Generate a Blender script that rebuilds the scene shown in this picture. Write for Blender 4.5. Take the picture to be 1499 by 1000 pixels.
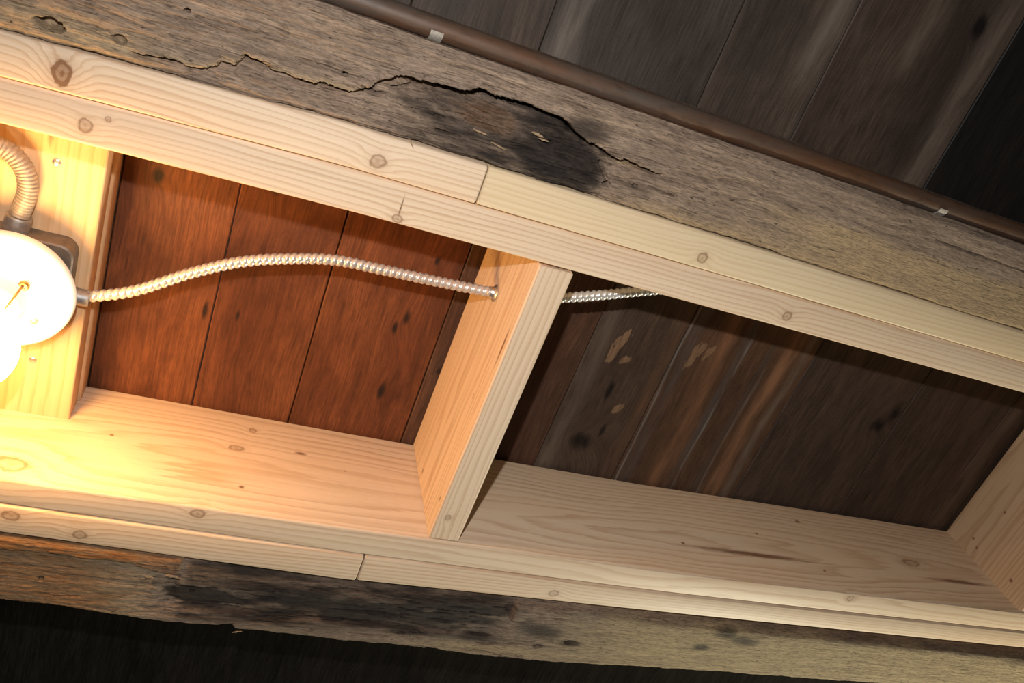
import bpy, bmesh, math, random
import numpy as np
from mathutils import Vector, Matrix

for o in list(bpy.data.objects):
    bpy.data.objects.remove(o, do_unlink=True)
scene = bpy.context.scene
COL = scene.collection
ZJ = 2.0            # height of the undersides of the joists above the basement floor
D = 0.188           # depth of the joists (up to the planks)
HC = 0.724          # camera below joist undersides

# ------------------------------------------------------------------ camera
cam = bpy.data.cameras.new('camera')
cam_o = bpy.data.objects.new('camera', cam)
COL.objects.link(cam_o)
scene.camera = cam_o
cam.sensor_width = 36.0
cam.lens = 1219.147 / 1499 * 36.0
cam.clip_start = 0.01
# columns: world x, y, z in (right, down, forward) camera axes
RW = np.array([[0.91855449, -0.34267249, -0.19706144],
               [0.20612569, 0.84059384, -0.50091337],
               [0.33729786, 0.4194968, 0.84276485]])
right, down, fwd = Vector(RW[0]), Vector(RW[1]), Vector(RW[2])
m = Matrix((right, -down, -fwd)).transposed().to_4x4()
CAMP = Vector((0, 0, ZJ - HC))
m.translation = CAMP
cam_o.matrix_world = m

# ------------------------------------------------------------------ world, flash, exposure
world = bpy.data.worlds.new('world')
scene.world = world
world.use_nodes = True
bg = world.node_tree.nodes['Background']
bg.inputs['Color'].default_value = (0.9, 0.95, 0.8, 1)
bg.inputs['Strength'].default_value = 0.02

fl = bpy.data.lights.new('camera_flash', 'AREA')
fl.shape = 'DISK'
fl.size = 0.018
fl.energy = 7.4
fl.color = (1.0, 0.985, 0.96)
fl_o = bpy.data.objects.new('camera_flash', fl)
COL.objects.link(fl_o)
fl_o.location = CAMP - down * 0.11 - right * 0.025 + fwd * 0.02
fl_o.rotation_euler = Vector((0.56, 0.62, 0.55)).to_track_quat('-Z', 'Y').to_euler()

# added fill light, unseen: brightens the undersides towards the lower right
fill = bpy.data.lights.new('added_fill_light', 'POINT')
fill.energy = 165.0
fill.color = (1.0, 0.96, 0.74)
fill.shadow_soft_size = 0.12
fill_o = bpy.data.objects.new('added_fill_light', fill)
COL.objects.link(fill_o)
fill_o.location = (1.8, 2.0, ZJ - 0.65)

vs = scene.view_settings
vs.view_transform = 'Standard'
vs.look = 'None'
vs.gamma = 1.0
vs.use_curve_mapping = False
vs.exposure = 0.0

# ------------------------------------------------------------------ helpers
def mesh(name, verts, faces, smooth=False):
    me = bpy.data.meshes.new(name)
    me.from_pydata([tuple(v) for v in verts], [], faces)
    me.update()
    if smooth:
        me.polygons.foreach_set('use_smooth', [True] * len(me.polygons))
    return me

def link(name, data, parent=None, mat=None, loc=None, rot=None):
    o = bpy.data.objects.new(name, data)
    COL.objects.link(o)
    if parent is not None:
        o.parent = parent
    if loc is not None:
        o.location = loc
    if rot is not None:
        o.rotation_euler = rot
    if mat is not None and data is not None:
        if not data.materials:
            data.materials.append(mat)
    return o

def tag(o, label, cat, group=None, kind=None):
    o['label'] = label
    o['category'] = cat
    if group: o['group'] = group
    if kind: o['kind'] = kind
    return o

def interp(pts):
    xs = [p[0] for p in pts]; ys = [p[1] for p in pts]
    return lambda x: np.interp(x, xs, ys)

def _h(ix, iy, seed):
    n = (ix.astype(np.int64) * 374761393 + iy.astype(np.int64) * 668265263 + seed * 974634777) & 0xffffffff
    n = ((n ^ (n >> 13)) * 1274126177) & 0xffffffff
    n = (n ^ (n >> 16)) & 0xffffffff
    return n / 4294967295.0

def vnoise(x, y, seed=0):
    ix = np.floor(x); iy = np.floor(y)
    fx = x - ix; fy = y - iy
    fx = fx * fx * (3 - 2 * fx); fy = fy * fy * (3 - 2 * fy)
    a = _h(ix, iy, seed); b = _h(ix + 1, iy, seed); c = _h(ix, iy + 1, seed); d = _h(ix + 1, iy + 1, seed)
    return (a * (1 - fx) + b * fx) * (1 - fy) + (c * (1 - fx) + d * fx) * fy

def fbm(x, y, seed=0, oct=4):
    s = 0; a = 0.5; t = 0
    for k in range(oct):
        s = s + a * vnoise(x * 2 ** k, y * 2 ** k, seed + k * 17); t += a; a *= 0.5
    return s / t

def sstep(a, b, x):
    t = np.clip((x - a) / (b - a), 0, 1)
    return t * t * (3 - 2 * t)

# node helper -------------------------------------------------------------
class NT:
    def __init__(s, name):
        s.mat = bpy.data.materials.new(name)
        s.mat.use_nodes = True
        s.t = s.mat.node_tree
        s.t.nodes.clear()
        s.out = s.t.nodes.new('ShaderNodeOutputMaterial')
        s.b = s.t.nodes.new('ShaderNodeBsdfPrincipled')
        s.t.links.new(s.b.outputs[0], s.out.inputs[0])
    def set(s, sock, v):
        if isinstance(v, bpy.types.NodeSocket):
            s.t.links.new(v, sock)
        else:
            if sock.type == 'RGBA' and len(v) == 3: v = (*v, 1)
            sock.default_value = v
    def bsdf(s, **k):
        for n, v in k.items():
            s.set(s.b.inputs[n.replace('_', ' ')], v)
    def m(s, op, a, b=None, c=None, clamp=False):
        n = s.t.nodes.new('ShaderNodeMath'); n.operation = op; n.use_clamp = clamp
        s.set(n.inputs[0], a)
        if b is not None: s.set(n.inputs[1], b)
        if c is not None: s.set(n.inputs[2], c)
        return n.outputs[0]
    def coords(s):
        n = s.t.nodes.new('ShaderNodeTexCoord'); q = s.t.nodes.new('ShaderNodeSeparateXYZ')
        s.t.links.new(n.outputs['Object'], q.inputs[0])
        s.P = n.outputs['Object']
        return q.outputs[0], q.outputs[1], q.outputs[2]
    def vec(s, x, y, z):
        n = s.t.nodes.new('ShaderNodeCombineXYZ')
        s.set(n.inputs[0], x); s.set(n.inputs[1], y); s.set(n.inputs[2], z)
        return n.outputs[0]
    def scaled(s, v, sc, off=(0, 0, 0)):
        n = s.t.nodes.new('ShaderNodeMapping')
        s.t.links.new(v, n.inputs[0]); n.inputs['Scale'].default_value = sc; n.inputs['Location'].default_value = off
        return n.outputs[0]
    def noise(s, v, scale=1, detail=3, rough=0.5, dist=0):
        n = s.t.nodes.new('ShaderNodeTexNoise')
        s.t.links.new(v, n.inputs['Vector'])
        n.inputs['Scale'].default_value = scale; n.inputs['Detail'].default_value = detail
        n.inputs['Roughness'].default_value = rough; n.inputs['Distortion'].default_value = dist
        return n.outputs[0]
    def mr(s, v, a, b, c=0.0, d=1.0, smooth=False):
        n = s.t.nodes.new('ShaderNodeMapRange')
        if smooth: n.interpolation_type = 'SMOOTHSTEP'
        s.set(n.inputs[0], v)
        for i, q in enumerate((a, b, c, d)): s.set(n.inputs[1 + i], q)
        return n.outputs[0]
    def mix(s, f, a, b, mode='MIX'):
        n = s.t.nodes.new('ShaderNodeMix'); n.data_type = 'RGBA'; n.blend_type = mode
        s.set(n.inputs[0], f); s.set(n.inputs[6], a); s.set(n.inputs[7], b)
        return n.outputs[2]
    def ramp(s, f, stops):
        n = s.t.nodes.new('ShaderNodeValToRGB'); e = n.color_ramp.elements
        while len(e) < len(stops): e.new(0.5)
        for q, (p, c) in zip(e, stops):
            q.position = p; q.color = (*c, 1) if len(c) == 3 else c
        s.t.links.new(f, n.inputs[0])
        return n.outputs[0]
    def attr(s, name):
        n = s.t.nodes.new('ShaderNodeAttribute'); n.attribute_name = name
        return n.outputs['Color'], n.outputs['Fac']
    def bump(s, h, strength=0.3, dist=0.001):
        n = s.t.nodes.new('ShaderNodeBump')
        n.inputs['Strength'].default_value = strength; n.inputs['Distance'].default_value = dist
        s.t.links.new(h, n.inputs['Height']); s.t.links.new(n.outputs[0], s.b.inputs['Normal'])

def simple_mat(name, col, rough=0.5, metal=0.0, var=0.15, scale=60):
    n = NT(name); n.coords()
    f = n.noise(n.P, scale, 4, 0.6)
    c = n.mix(n.mr(f, 0.3, 0.7), [q * (1 - var) for q in col], [min(1, q * (1 + var)) for q in col])
    n.bsdf(Base_Color=c, Roughness=rough, Metallic=metal)
    n.bump(f, 0.08, 0.0005)
    return n.mat

# sawn softwood: growth rings around a pith axis along local x, knots, fibre
def new_wood(name, pith, seed, knots=(), spots=(), early=(0.70, 0.545, 0.40), late=(0.50, 0.33, 0.21), freq=190, wob=0.02, tint=None):
    n = NT(name)
    x, y, z = n.coords()
    off = (seed * 3.17, seed * 1.31, seed * 2.3)
    n1 = n.m('SUBTRACT', n.noise(n.scaled(n.P, (1.6, 5, 5), off), 1, 2, 0.5), 0.5)
    n2 = n.m('SUBTRACT', n.noise(n.scaled(n.P, (1.9, 5, 5), (off[0] + 9, off[1], off[2])), 1, 2, 0.5), 0.5)
    ya = n.m('ADD', n.m('SUBTRACT', y, pith[0]), n.m('MULTIPLY', n1, wob))
    za = n.m('ADD', n.m('SUBTRACT', z, pith[1]), n.m('MULTIPLY', n2, wob))
    r = n.m('SQRT', n.m('ADD', n.m('MULTIPLY', ya, ya), n.m('MULTIPLY', za, za)))
    n3 = n.m('SUBTRACT', n.noise(n.scaled(n.P, (9, 60, 60), off), 1, 3, 0.5), 0.5)
    r = n.m('ADD', r, n.m('MULTIPLY', n3, 0.0050))
    n4 = n.m('SUBTRACT', n.noise(n.scaled(n.P, (0.8, 45, 45), off), 1, 3, 0.6), 0.5)
    r = n.m('ADD', r, n.m('MULTIPLY', n4, 0.014))
    ktot = None; kring = None
    for (ku, kv, rad, ax, *rest) in knots:     # ax: 'z' seen on the underside (u=x, v=y), 'y' seen on the side face (u=x, v=z)
        el = rest[0] if rest else 1.0
        du = n.m('DIVIDE', n.m('SUBTRACT', x, ku), rad * el)
        dv = n.m('DIVIDE', n.m('SUBTRACT', y if ax == 'z' else z, kv), rad)
        d = n.m('SQRT', n.m('ADD', n.m('MULTIPLY', du, du), n.m('MULTIPLY', dv, dv)))
        if ax == 'z':
            d = n.m('ADD', d, n.mr(z, 0.012, 0.02, 0, 9))
        d = n.m('ADD', d, n.m('MULTIPLY', n.m('SUBTRACT', n.noise(n.scaled(n.P, (1, 1, 1), off), 130, 2), 0.5), 0.9))
        e = n.m('POWER', 2.718, n.m('MULTIPLY', n.m('MULTIPLY', d, d), -0.12))
        r = n.m('ADD', r, n.m('MULTIPLY', e, rad * 1.1))
        rng = n.m('ADD', n.mr(n.m('ABSOLUTE', n.m('SUBTRACT', d, 1.0)), 0.0, 0.35, 0.40, 0.0),
                  n.m('ADD', n.mr(d, 0.0, 0.35, 0.22, 0.0), n.mr(d, 1.0, 1.3, 0.20, 0.0)))
        rng = n.m('ADD', rng, n.mr(d, 0.8, 2.6, 0.14, 0.0))
        kring = rng if kring is None else n.m('ADD', kring, rng)
    g = n.m('FRACT', n.m('MULTIPLY', r, freq))
    lw = n.ramp(g, [(0.0, (0.15,) * 3), (0.12, (0, 0, 0)), (0.5, (0.12,) * 3), (0.86, (0.95,) * 3), (0.93, (0.9,) * 3), (1.0, (0.15,) * 3)])
    big = n.noise(n.scaled(n.P, (2.5, 30, 30), off), 1, 3, 0.6)
    lw = n.m('MULTIPLY', lw, n.mr(big, 0.3, 0.7, 0.5, 1.0))
    c = n.mix(lw, early, late)
    c = n.mix(n.mr(n.noise(n.scaled(n.P, (3, 14, 14), off), 1, 3, 0.55), 0.35, 0.75, 0, 0.35), c, (early[0] * 0.93, early[1] * 0.78, early[2] * 0.62))
    fib = n.noise(n.scaled(n.P, (14, 700, 700), off), 1, 3, 0.6)
    c = n.mix(n.mr(fib, 0.25, 0.75, 0.22, 0.0), c, (late[0] * 0.7, late[1] * 0.62, late[2] * 0.55))
    if kring is not None:
        c = n.mix(n.m('MINIMUM', kring, 0.9), c, (0.17, 0.072, 0.028))
    for (su, sv, rad, ax, el) in spots:         # resin streaks, nail holes: dark brown
        du = n.m('DIVIDE', n.m('SUBTRACT', x, su), rad * el)
        dv = n.m('DIVIDE', n.m('SUBTRACT', y if ax == 'z' else z, sv), rad)
        d = n.m('SQRT', n.m('ADD', n.m('MULTIPLY', du, du), n.m('MULTIPLY', dv, dv)))
        if ax == 'z':
            d = n.m('ADD', d, n.mr(z, 0.012, 0.02, 0, 9))
        d = n.m('ADD', d, n.m('MULTIPLY', n.m('SUBTRACT', n.noise(n.scaled(n.P, (40, 400, 400), off), 1, 3), 0.5), 1.0))
        c = n.mix(n.mr(d, 0.3, 1.1, 0.85, 0.0), c, (0.13, 0.048, 0.018))
    if tint: c = n.mix(1.0, c, tint, 'MULTIPLY')
    n.bsdf(Base_Color=c, Roughness=0.55)
    n.b.inputs['Specular IOR Level'].default_value = 0.25
    n.bump(n.m('ADD', n.m('MULTIPLY', lw, 0.5), fib), 0.18, 0.0006)
    return n.mat

# a sawn board along local x with eased edges; edge curves give its slight bow.  a, b: functions of x -> y
def board_mesh(name, x0, x1, ya, yb, z0, z1, r=0.0028, n=28, jag=0.0):
    def sect(x):
        a, b = float(ya(x)), float(yb(x))
        pts = []
        for cx_, cz, s in ((b - r, z0 + r, -90), (b - r, z1 - r, 0), (a + r, z1 - r, 90), (a + r, z0 + r, 180)):
            for k in range(4):
                t = math.radians(s + 30 * k)
                pts.append((x, cx_ + r * math.cos(t), cz + r * math.sin(t)))
        return pts
    V = []; F = []
    e = 0.0012
    xs = [x0] + list(np.linspace(x0 + e, x1 - e, n)) + [x1]
    for i, x in enumerate(xs):
        s = sect(x)
        if i in (0, len(xs) - 1):
            cy = sum(p[1] for p in s) / len(s); cz = sum(p[2] for p in s) / len(s)
            s = [(p[0], p[1] - math.copysign(e, p[1] - cy), p[2] - math.copysign(e, p[2] - cz)) for p in s]
        V += s
    k = 16
    for i in range(len(xs) - 1):
        for j in range(k):
            F.append((i * k + j, (i + 1) * k + j, (i + 1) * k + (j + 1) % k, i * k + (j + 1) % k))
    F.append(tuple(range(k)))
    F.append(tuple(range((len(xs) - 1) * k + k - 1, (len(xs) - 1) * k - 1, -1)))
    me = mesh(name, V, F)
    bm = bmesh.new(); bm.from_mesh(me); bmesh.ops.recalc_face_normals(bm, faces=bm.faces[:]); bm.to_mesh(me); bm.free()
    me.shade_smooth()
    me.set_sharp_from_angle(angle=math.radians(35))
    return me

def board_x(name, x0, x1, ya, yb, z0, z1, pith, seed, knots=(), spots=(), **k):
    """board running along world x; knots/spots in world coordinates (z relative to joist undersides)"""
    xc = (x0 + x1) / 2; yc = float((ya(xc) + yb(xc)) / 2)
    me = board_mesh(name, x0 - xc, x1 - xc, lambda x: ya(x + xc) - yc, lambda x: yb(x + xc) - yc, 0, z1 - z0)
    kn = [(u - xc, (v - yc) if ax == 'z' else v - z0, rad, ax, *e) for u, v, rad, ax, *e in knots]
    sp = [(u - xc, (v - yc) if ax == 'z' else v - z0, rad, ax, e) for u, v, rad, ax, e in spots]
    mt = new_wood(name + '_wood', pith, seed, kn, sp, **k)
    return link(name, me, None, mt, (xc, yc, ZJ + z0))

def board_y(name, y0, y1, x0, x1, z0, z1, pith, seed, knots=(), spots=(), rz=0.0, **k):
    """board running along world y (local x = world y, local y = -world x)"""
    yc = (y0 + y1) / 2; xc = (x0 + x1) / 2; w = (x1 - x0) / 2
    me = board_mesh(name, y0 - yc, y1 - yc, lambda x: -w, lambda x: w, 0, z1 - z0)
    # world x -> local y = -(x-xc); side face at world x0 is local y=+w
    kn = [(u - yc, -(v - xc) if ax == 'z' else v - z0, rad, ax, *e) for u, v, rad, ax, *e in knots]
    sp = [(u - yc, -(v - xc) if ax == 'z' else v - z0, rad, ax, e) for u, v, rad, ax, e in spots]
    mt = new_wood(name + '_wood', pith, seed, kn, sp, **k)
    return link(name, me, None, mt, (xc, yc, ZJ + z0), (0, 0, math.radians(90) + rz))

# ------------------------------------------------------------------ the ceiling of old planks
def plank_mat(name, seed, base, dark, light, knots=(), tears=(), streaks=(), lightamt=0.5, rough=0.6, spec=0.3):
    n = NT(name)
    x, y, z = n.coords()
    off = (seed * 2.1, seed * 1.7, seed * 0.9)
    warp = n.m('SUBTRACT', n.noise(n.scaled(n.P, (4, 4, 4), off), 1, 2), 0.5)
    xa = n.m('ADD', x, n.m('MULTIPLY', warp, 0.03))
    e_tot = None
    for (ku, kv, ru, rv) in knots:
        du = n.m('DIVIDE', n.m('SUBTRACT', x, ku), ru * 2.2); dv = n.m('DIVIDE', n.m('SUBTRACT', y, kv), rv * 2.2)
        e = n.m('POWER', 2.718, n.m('MULTIPLY', n.m('ADD', n.m('MULTIPLY', du, du), n.m('MULTIPLY', dv, dv)), -1.0))
        xa = n.m('ADD', xa, n.m('MULTIPLY', e, ru * 1.5))
    V = n.vec(xa, y, z)
    g = n.noise(n.scaled(V, (95, 5, 20), off), 1, 4, 0.6)
    fine = n.noise(n.scaled(V, (420, 26, 60), off), 1, 4, 0.65)
    broad = n.noise(n.scaled(V, (13, 2.2, 5), off), 1, 4, 0.6)
    blot = n.noise(n.scaled(n.P, (9, 6, 6), off), 1, 5, 0.65)
    c = n.mix(n.mr(broad, 0.3, 0.7), dark, base)
    c = n.mix(n.mr(g, 0.42, 0.7, 0, 0.75), c, [q * 0.45 for q in base])
    mot = n.noise(n.scaled(V, (30, 9, 9), (off[0] + 7, off[1], off[2])), 1, 5, 0.7)
    c = n.mix(n.mr(mot, 0.5, 0.72, 0, 0.75), c, [q * 0.5 for q in dark])
    c = n.mix(n.m('MULTIPLY', n.mr(blot, 0.45, 0.75), lightamt), c, light)
    c = n.mix(n.mr(fine, 0.3, 0.7, 0.7, 0.0), c, [q * 0.35 for q in dark])
    for (sx, w, col, y0, y1) in streaks:
        s = n.mr(n.m('ABSOLUTE', n.m('SUBTRACT', n.m('ADD', x, n.m('MULTIPLY', warp, 0.022)), sx)), 0.0, w, 1.0, 0.0, True)
        s = n.m('MULTIPLY', s, n.m('MULTIPLY', n.mr(n.noise(n.scaled(n.P, (60, 9, 9), off), 1, 4, 0.6), 0.3, 0.65),
                                   n.m('MULTIPLY', n.mr(y, y0, y0 + 0.04), n.mr(y, y1 - 0.04, y1, 1, 0))))
        c = n.mix(s, c, col)
    wob = n.m('SUBTRACT', n.noise(n.scaled(n.P, (70, 40, 40), off), 1, 3), 0.5)
    for (ku, kv, ru, rv) in knots:
        du = n.m('DIVIDE', n.m('SUBTRACT', x, ku), ru); dv = n.m('DIVIDE', n.m('SUBTRACT', y, kv), rv)
        d = n.m('ADD', n.m('SQRT', n.m('ADD', n.m('MULTIPLY', du, du), n.m('MULTIPLY', dv, dv))), n.m('MULTIPLY', wob, 1.2))
        c = n.mix(n.mr(d, 0.35, 1.2, 0.9, 0.0), c, (0.006, 0.004, 0.004))
    wob2 = n.m('SUBTRACT', n.noise(n.scaled(n.P, (150, 60, 60), off), 1, 3), 0.5)
    for (ku, kv, ru, rv) in tears:
        du = n.m('DIVIDE', n.m('SUBTRACT', n.m('ADD', x, n.m('MULTIPLY', n.m('SUBTRACT', y, kv), 0.25)), ku), ru); dv = n.m('DIVIDE', n.m('SUBTRACT', y, kv), rv)
        d = n.m('ADD', n.m('SQRT', n.m('ADD', n.m('MULTIPLY', du, du), n.m('MULTIPLY', dv, dv))), n.m('MULTIPLY', wob2, 2.4))
        c = n.mix(n.mr(d, 0.85, 1.0, 0.9, 0.0), c, n.mix(n.mr(fine, 0.4, 0.6), (0.17, 0.095, 0.05), (0.25, 0.15, 0.085)))
    n.bsdf(Base_Color=c, Roughness=rough)
    n.b.inputs['Specular IOR Level'].default_value = spec
    n.bump(n.m('ADD', n.m('ADD', g, n.m('MULTIPLY', fine, 0.7)), blot), 0.4, 0.0014)
    return n.mat

ceiling = link('ceiling', None, None, None, (0, 0, ZJ + D))
tag(ceiling, 'old dark wooden plank ceiling above the joists', 'ceiling', kind='structure')
PT = 0.024
def plank(x0, x1, y0, y1, mat, seed, dz=0.0, gap=0.0005, e=0.0012):
    xc = (x0 + x1) / 2
    n = 34
    V = []; F = []
    ys = np.linspace(y0, y1, n)
    ea = x0 - xc + gap + 0.0007 * (fbm(ys * 9, ys * 0, seed) - 0.5)
    eb = x1 - xc - gap + 0.0007 * (fbm(ys * 9, ys * 0, seed + 5) - 0.5)
    cup = 0.0008 * (random.Random(seed).random() - 0.3)
    for y, a, b in zip(ys, ea, eb):
        for xx, zz in ((a, PT), (a, e), (a + e, 0), (a * 0.33, -cup), (b * 0.33, -cup), (b - e, 0), (b, e), (b, PT)):
            V.append((xx, y, zz))
    k = 8
    for i in range(n - 1):
        for j in range(k):
            F.append((i * k + j, i * k + (j + 1) % k, (i + 1) * k + (j + 1) % k, (i + 1) * k + j))
    F.append(tuple(range(k - 1, -1, -1))); F.append(tuple((n - 1) * k + j for j in range(k)))
    me = mesh('plank', V, F)
    bm = bmesh.new(); bm.from_mesh(me); bmesh.ops.recalc_face_normals(bm, faces=bm.faces[:]); bm.to_mesh(me); bm.free()
    me.shade_smooth(); me.set_sharp_from_angle(angle=math.radians(30))
    return link('plank', me, ceiling, mat, (xc, 0, dz))

RED = (0.25, 0.080, 0.028); REDD = (0.095, 0.027, 0.011); REDL = (0.36, 0.125, 0.045)
BRN = (0.125, 0.075, 0.048); BRND = (0.055, 0.034, 0.024); BRNL = (0.19, 0.125, 0.083)
GRY = (0.13, 0.092, 0.066)
def pm(i, xc, base, dark, light, knots=(), tears=(), streaks=(), **k):
    return plank_mat('plank_wood_%02d' % i, i + 3, base, dark, light,
                     [(a - xc, b, c, d) for a, b, c, d in knots], [(a - xc, b, c, d) for a, b, c, d in tears],
                     [(a - xc, w, col, q0, q1) for a, w, col, q0, q1 in streaks], **k)
seams = [-0.52, -0.36, -0.243, -0.119, 0.0, 0.1185, 0.2705, 0.4685, 0.596, 0.808, 1.015, 1.205, 1.37, 1.56, 1.76]
pdef = {
    3: dict(base=RED, dark=REDD, light=REDL, knots=[(-0.0833, 0.353, 0.006, 0.009), (-0.009, 0.502, 0.003, 0.012)]),
    4: dict(base=RED, dark=REDD, light=REDL, knots=[(0.036, 0.33, 0.006, 0.014), (0.028, 0.5, 0.003, 0.008)]),
    5: dict(base=RED, dark=REDD, light=REDL, knots=[(0.2223, 0.4537, 0.0045, 0.012), (0.2125, 0.4711, 0.004, 0.010), (0.2217, 0.565, 0.005, 0.014), (0.2356, 0.370, 0.003, 0.006)]),
    6: dict(base=(0.15, 0.066, 0.035), dark=(0.07, 0.03, 0.018), light=BRN, knots=[(0.285, 0.52, 0.003, 0.006)], ),
    7: dict(base=BRN, dark=BRND, light=BRNL, knots=[(0.5278, 0.4963, 0.005, 0.018), (0.545, 0.56, 0.004, 0.013), (0.522, 0.585, 0.018, 0.016)],
            tears=[(0.5116, 0.415, 0.008, 0.016), (0.508, 0.436, 0.007, 0.018), (0.528, 0.444, 0.006, 0.008), (0.553, 0.52, 0.007, 0.008)], streaks=[(0.48, 0.03, GRY, 0.2, 0.8), (0.585, 0.02, (0.12, 0.062, 0.035), 0.2, 0.9)]),
    8: dict(base=(0.17, 0.084, 0.045), dark=(0.075, 0.041, 0.026), light=(0.22, 0.115, 0.06), tears=[(0.6255, 0.413, 0.008, 0.022), (0.6429, 0.405, 0.005, 0.014)],
            streaks=[(0.612, 0.014, (0.085, 0.068, 0.06), 0.2, 0.9), (0.599, 0.003, (0.2, 0.175, 0.15), 0.2, 0.9), (0.665, 0.03, (0.21, 0.10, 0.05), 0.2, 0.9), (0.692, 0.012, (0.09, 0.073, 0.064), 0.25, 0.9), (0.697, 0.003, (0.2, 0.175, 0.15), 0.35, 0.9), (0.735, 0.008, (0.07, 0.055, 0.045), 0.2, 0.9), (0.742, 0.0035, (0.19, 0.165, 0.14), 0.40, 0.9), (0.765, 0.02, (0.27, 0.135, 0.07), 0.2, 0.9), (0.79, 0.012, (0.19, 0.14, 0.105), 0.2, 0.9)], knots=[(0.7685, -0.0895, 0.02, 0.02)]),
    9: dict(base=(0.13, 0.080, 0.056), dark=(0.060, 0.040, 0.032), light=(0.15, 0.092, 0.06), knots=[(0.985, 0.4583, 0.013, 0.013), (1.0, 0.43, 0.01, 0.02)], lightamt=0.3),
    10: dict(base=(0.118, 0.072, 0.052), dark=(0.058, 0.037, 0.029), light=BRN, lightamt=0.3, knots=[(1.05, 0.586, 0.002, 0.02)]),
    11: dict(base=BRN, dark=BRND, light=BRNL, streaks=[(1.22, 0.02, (0.12, 0.08, 0.055), 0.2, 0.9)]),
}
for i in range(len(seams) - 1):
    x0, x1 = seams[i], seams[i + 1]
    kw = pdef.get(i, dict(base=BRN, dark=BRND, light=BRNL))
    plank(x0, x1, 0.150, 0.755, pm(i, (x0 + x1) / 2, **kw), 10 + i, dz=[0, .0004, .0001, .0005, .0, .0003][i % 6], gap=0.0009 if i in (5,) else 0.0005)
# the next run of planks, butted over the upper beam: greyer brown
GRB = (0.115, 0.080, 0.060); GRBD = (0.058, 0.041, 0.032); GRBL = (0.17, 0.125, 0.097); DRK = (0.030, 0.023, 0.019)
seams1 = [-0.52, -0.36, -0.20, -0.04, 0.1215, 0.2665, 0.469, 0.604, 0.820, 1.03, 1.22, 1.42, 1.60, 1.76]
pd1 = {
    4: dict(base=(0.125, 0.084, 0.062), dark=GRBD, light=GRBL),
    5: dict(base=(0.108, 0.083, 0.068), dark=GRBD, light=(0.15, 0.118, 0.098), streaks=[(0.292, 0.03, (0.20, 0.16, 0.133), -0.6, 0.2)]),
    6: dict(base=(0.14, 0.096, 0.070), dark=(0.065, 0.045, 0.035), light=(0.20, 0.145, 0.11), streaks=[(0.58, 0.035, (0.19, 0.145, 0.113), -0.6, 0.05), (0.607, 0.012, (0.02, 0.018, 0.018), -0.6, 0.2)], lightamt=0.7),
    7: dict(base=(0.135, 0.084, 0.060), dark=(0.06, 0.038, 0.029), light=(0.20, 0.14, 0.105), knots=[(0.7685, -0.0895, 0.010, 0.016)], streaks=[(0.795, 0.03, (0.19, 0.14, 0.108), -0.6, 0.2), (0.70, 0.03, (0.165, 0.12, 0.09), -0.6, 0.0)]),
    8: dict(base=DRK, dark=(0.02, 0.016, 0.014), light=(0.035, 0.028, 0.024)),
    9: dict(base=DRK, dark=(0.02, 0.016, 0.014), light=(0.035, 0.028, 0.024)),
}
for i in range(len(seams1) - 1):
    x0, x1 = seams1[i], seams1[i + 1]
    kw = pd1.get(i, dict(base=GRB, dark=GRBD, light=GRBL))
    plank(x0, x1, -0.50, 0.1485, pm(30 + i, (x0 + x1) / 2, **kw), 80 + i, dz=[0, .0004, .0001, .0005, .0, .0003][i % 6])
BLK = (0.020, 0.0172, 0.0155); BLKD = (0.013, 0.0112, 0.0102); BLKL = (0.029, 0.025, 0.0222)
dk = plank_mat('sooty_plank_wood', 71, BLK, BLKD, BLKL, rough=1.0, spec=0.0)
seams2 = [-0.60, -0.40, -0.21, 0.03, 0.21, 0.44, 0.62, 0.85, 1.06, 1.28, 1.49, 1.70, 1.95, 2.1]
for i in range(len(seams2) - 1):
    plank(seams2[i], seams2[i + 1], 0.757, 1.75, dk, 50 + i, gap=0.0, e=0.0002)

# ------------------------------------------------------------------ new doubled joists
U_in_lo = interp([(-0.40, 0.2725), (-0.186, 0.2715), (0.088, 0.2680), (0.452, 0.2700), (0.96, 0.2737), (1.6, 0.276)])
U_seam = interp([(-0.40, 0.2350), (-0.189, 0.2338), (0.077, 0.2281), (0.432, 0.2310), (0.927, 0.2353), (1.6, 0.238)])
U_out = interp([(-0.40, 0.1995), (-0.191, 0.1985), (0.067, 0.1904), (0.413, 0.1919), (0.895, 0.1977), (1.6, 0.20)])
L_in = interp([(-0.40, 0.630), (-0.158, 0.632), (0.184, 0.6364), (0.638, 0.6375), (1.245, 0.6260), (1.7, 0.62)])
L_seam = interp([(-0.40, 0.660), (-0.156, 0.6635), (0.193, 0.6726), (0.656, 0.674), (1.287, 0.6646), (1.7, 0.66)])
L_out = interp([(-0.40, 0.697), (-0.154, 0.7001), (0.204, 0.7128), (0.673, 0.7081), (1.314, 0.698), (1.7, 0.693)])
def off(fn, d): return lambda x: fn(x) + d
def mid(f0, f1, g): return lambda x: f0(x) + g
XL, XR = -0.42, 1.62
o = board_x('joist_board', XL, XR, off(U_seam, 0.0006), U_in_lo, 0.0, 0.184, (0.16, -0.03), 1,
            knots=[(-0.1259, 0.2543, 0.0050, 'z'), (0.138, 0.2629, 0.0035, 'z', 1.3), (0.5792, 0.2564, 0.0052, 'z'), (-0.11, 0.244, 0.002, 'z')],
            spots=[(0.1385, 0.250, 0.012, 'z', 0.08)])
tag(o, 'long new pine board of the upper joist pair, edging the open bays', 'board', 'new pine joist boards')
o = board_x('joist_board', XL, 0.2026, U_out, off(U_seam, -0.0006), -0.0035, 0.1805, (0.14, 0.06), 2,
            knots=[(-0.1465, 0.2163, 0.0088, 'z', 0.72), (-0.1465, 0.2163, 0.0080, 'z', 0.72), (0.1063, 0.215, 0.0060, 'z')])
tag(o, 'new pine board with large knot beside old upper beam, ending at butt joint', 'board', 'new pine joist boards')
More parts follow.
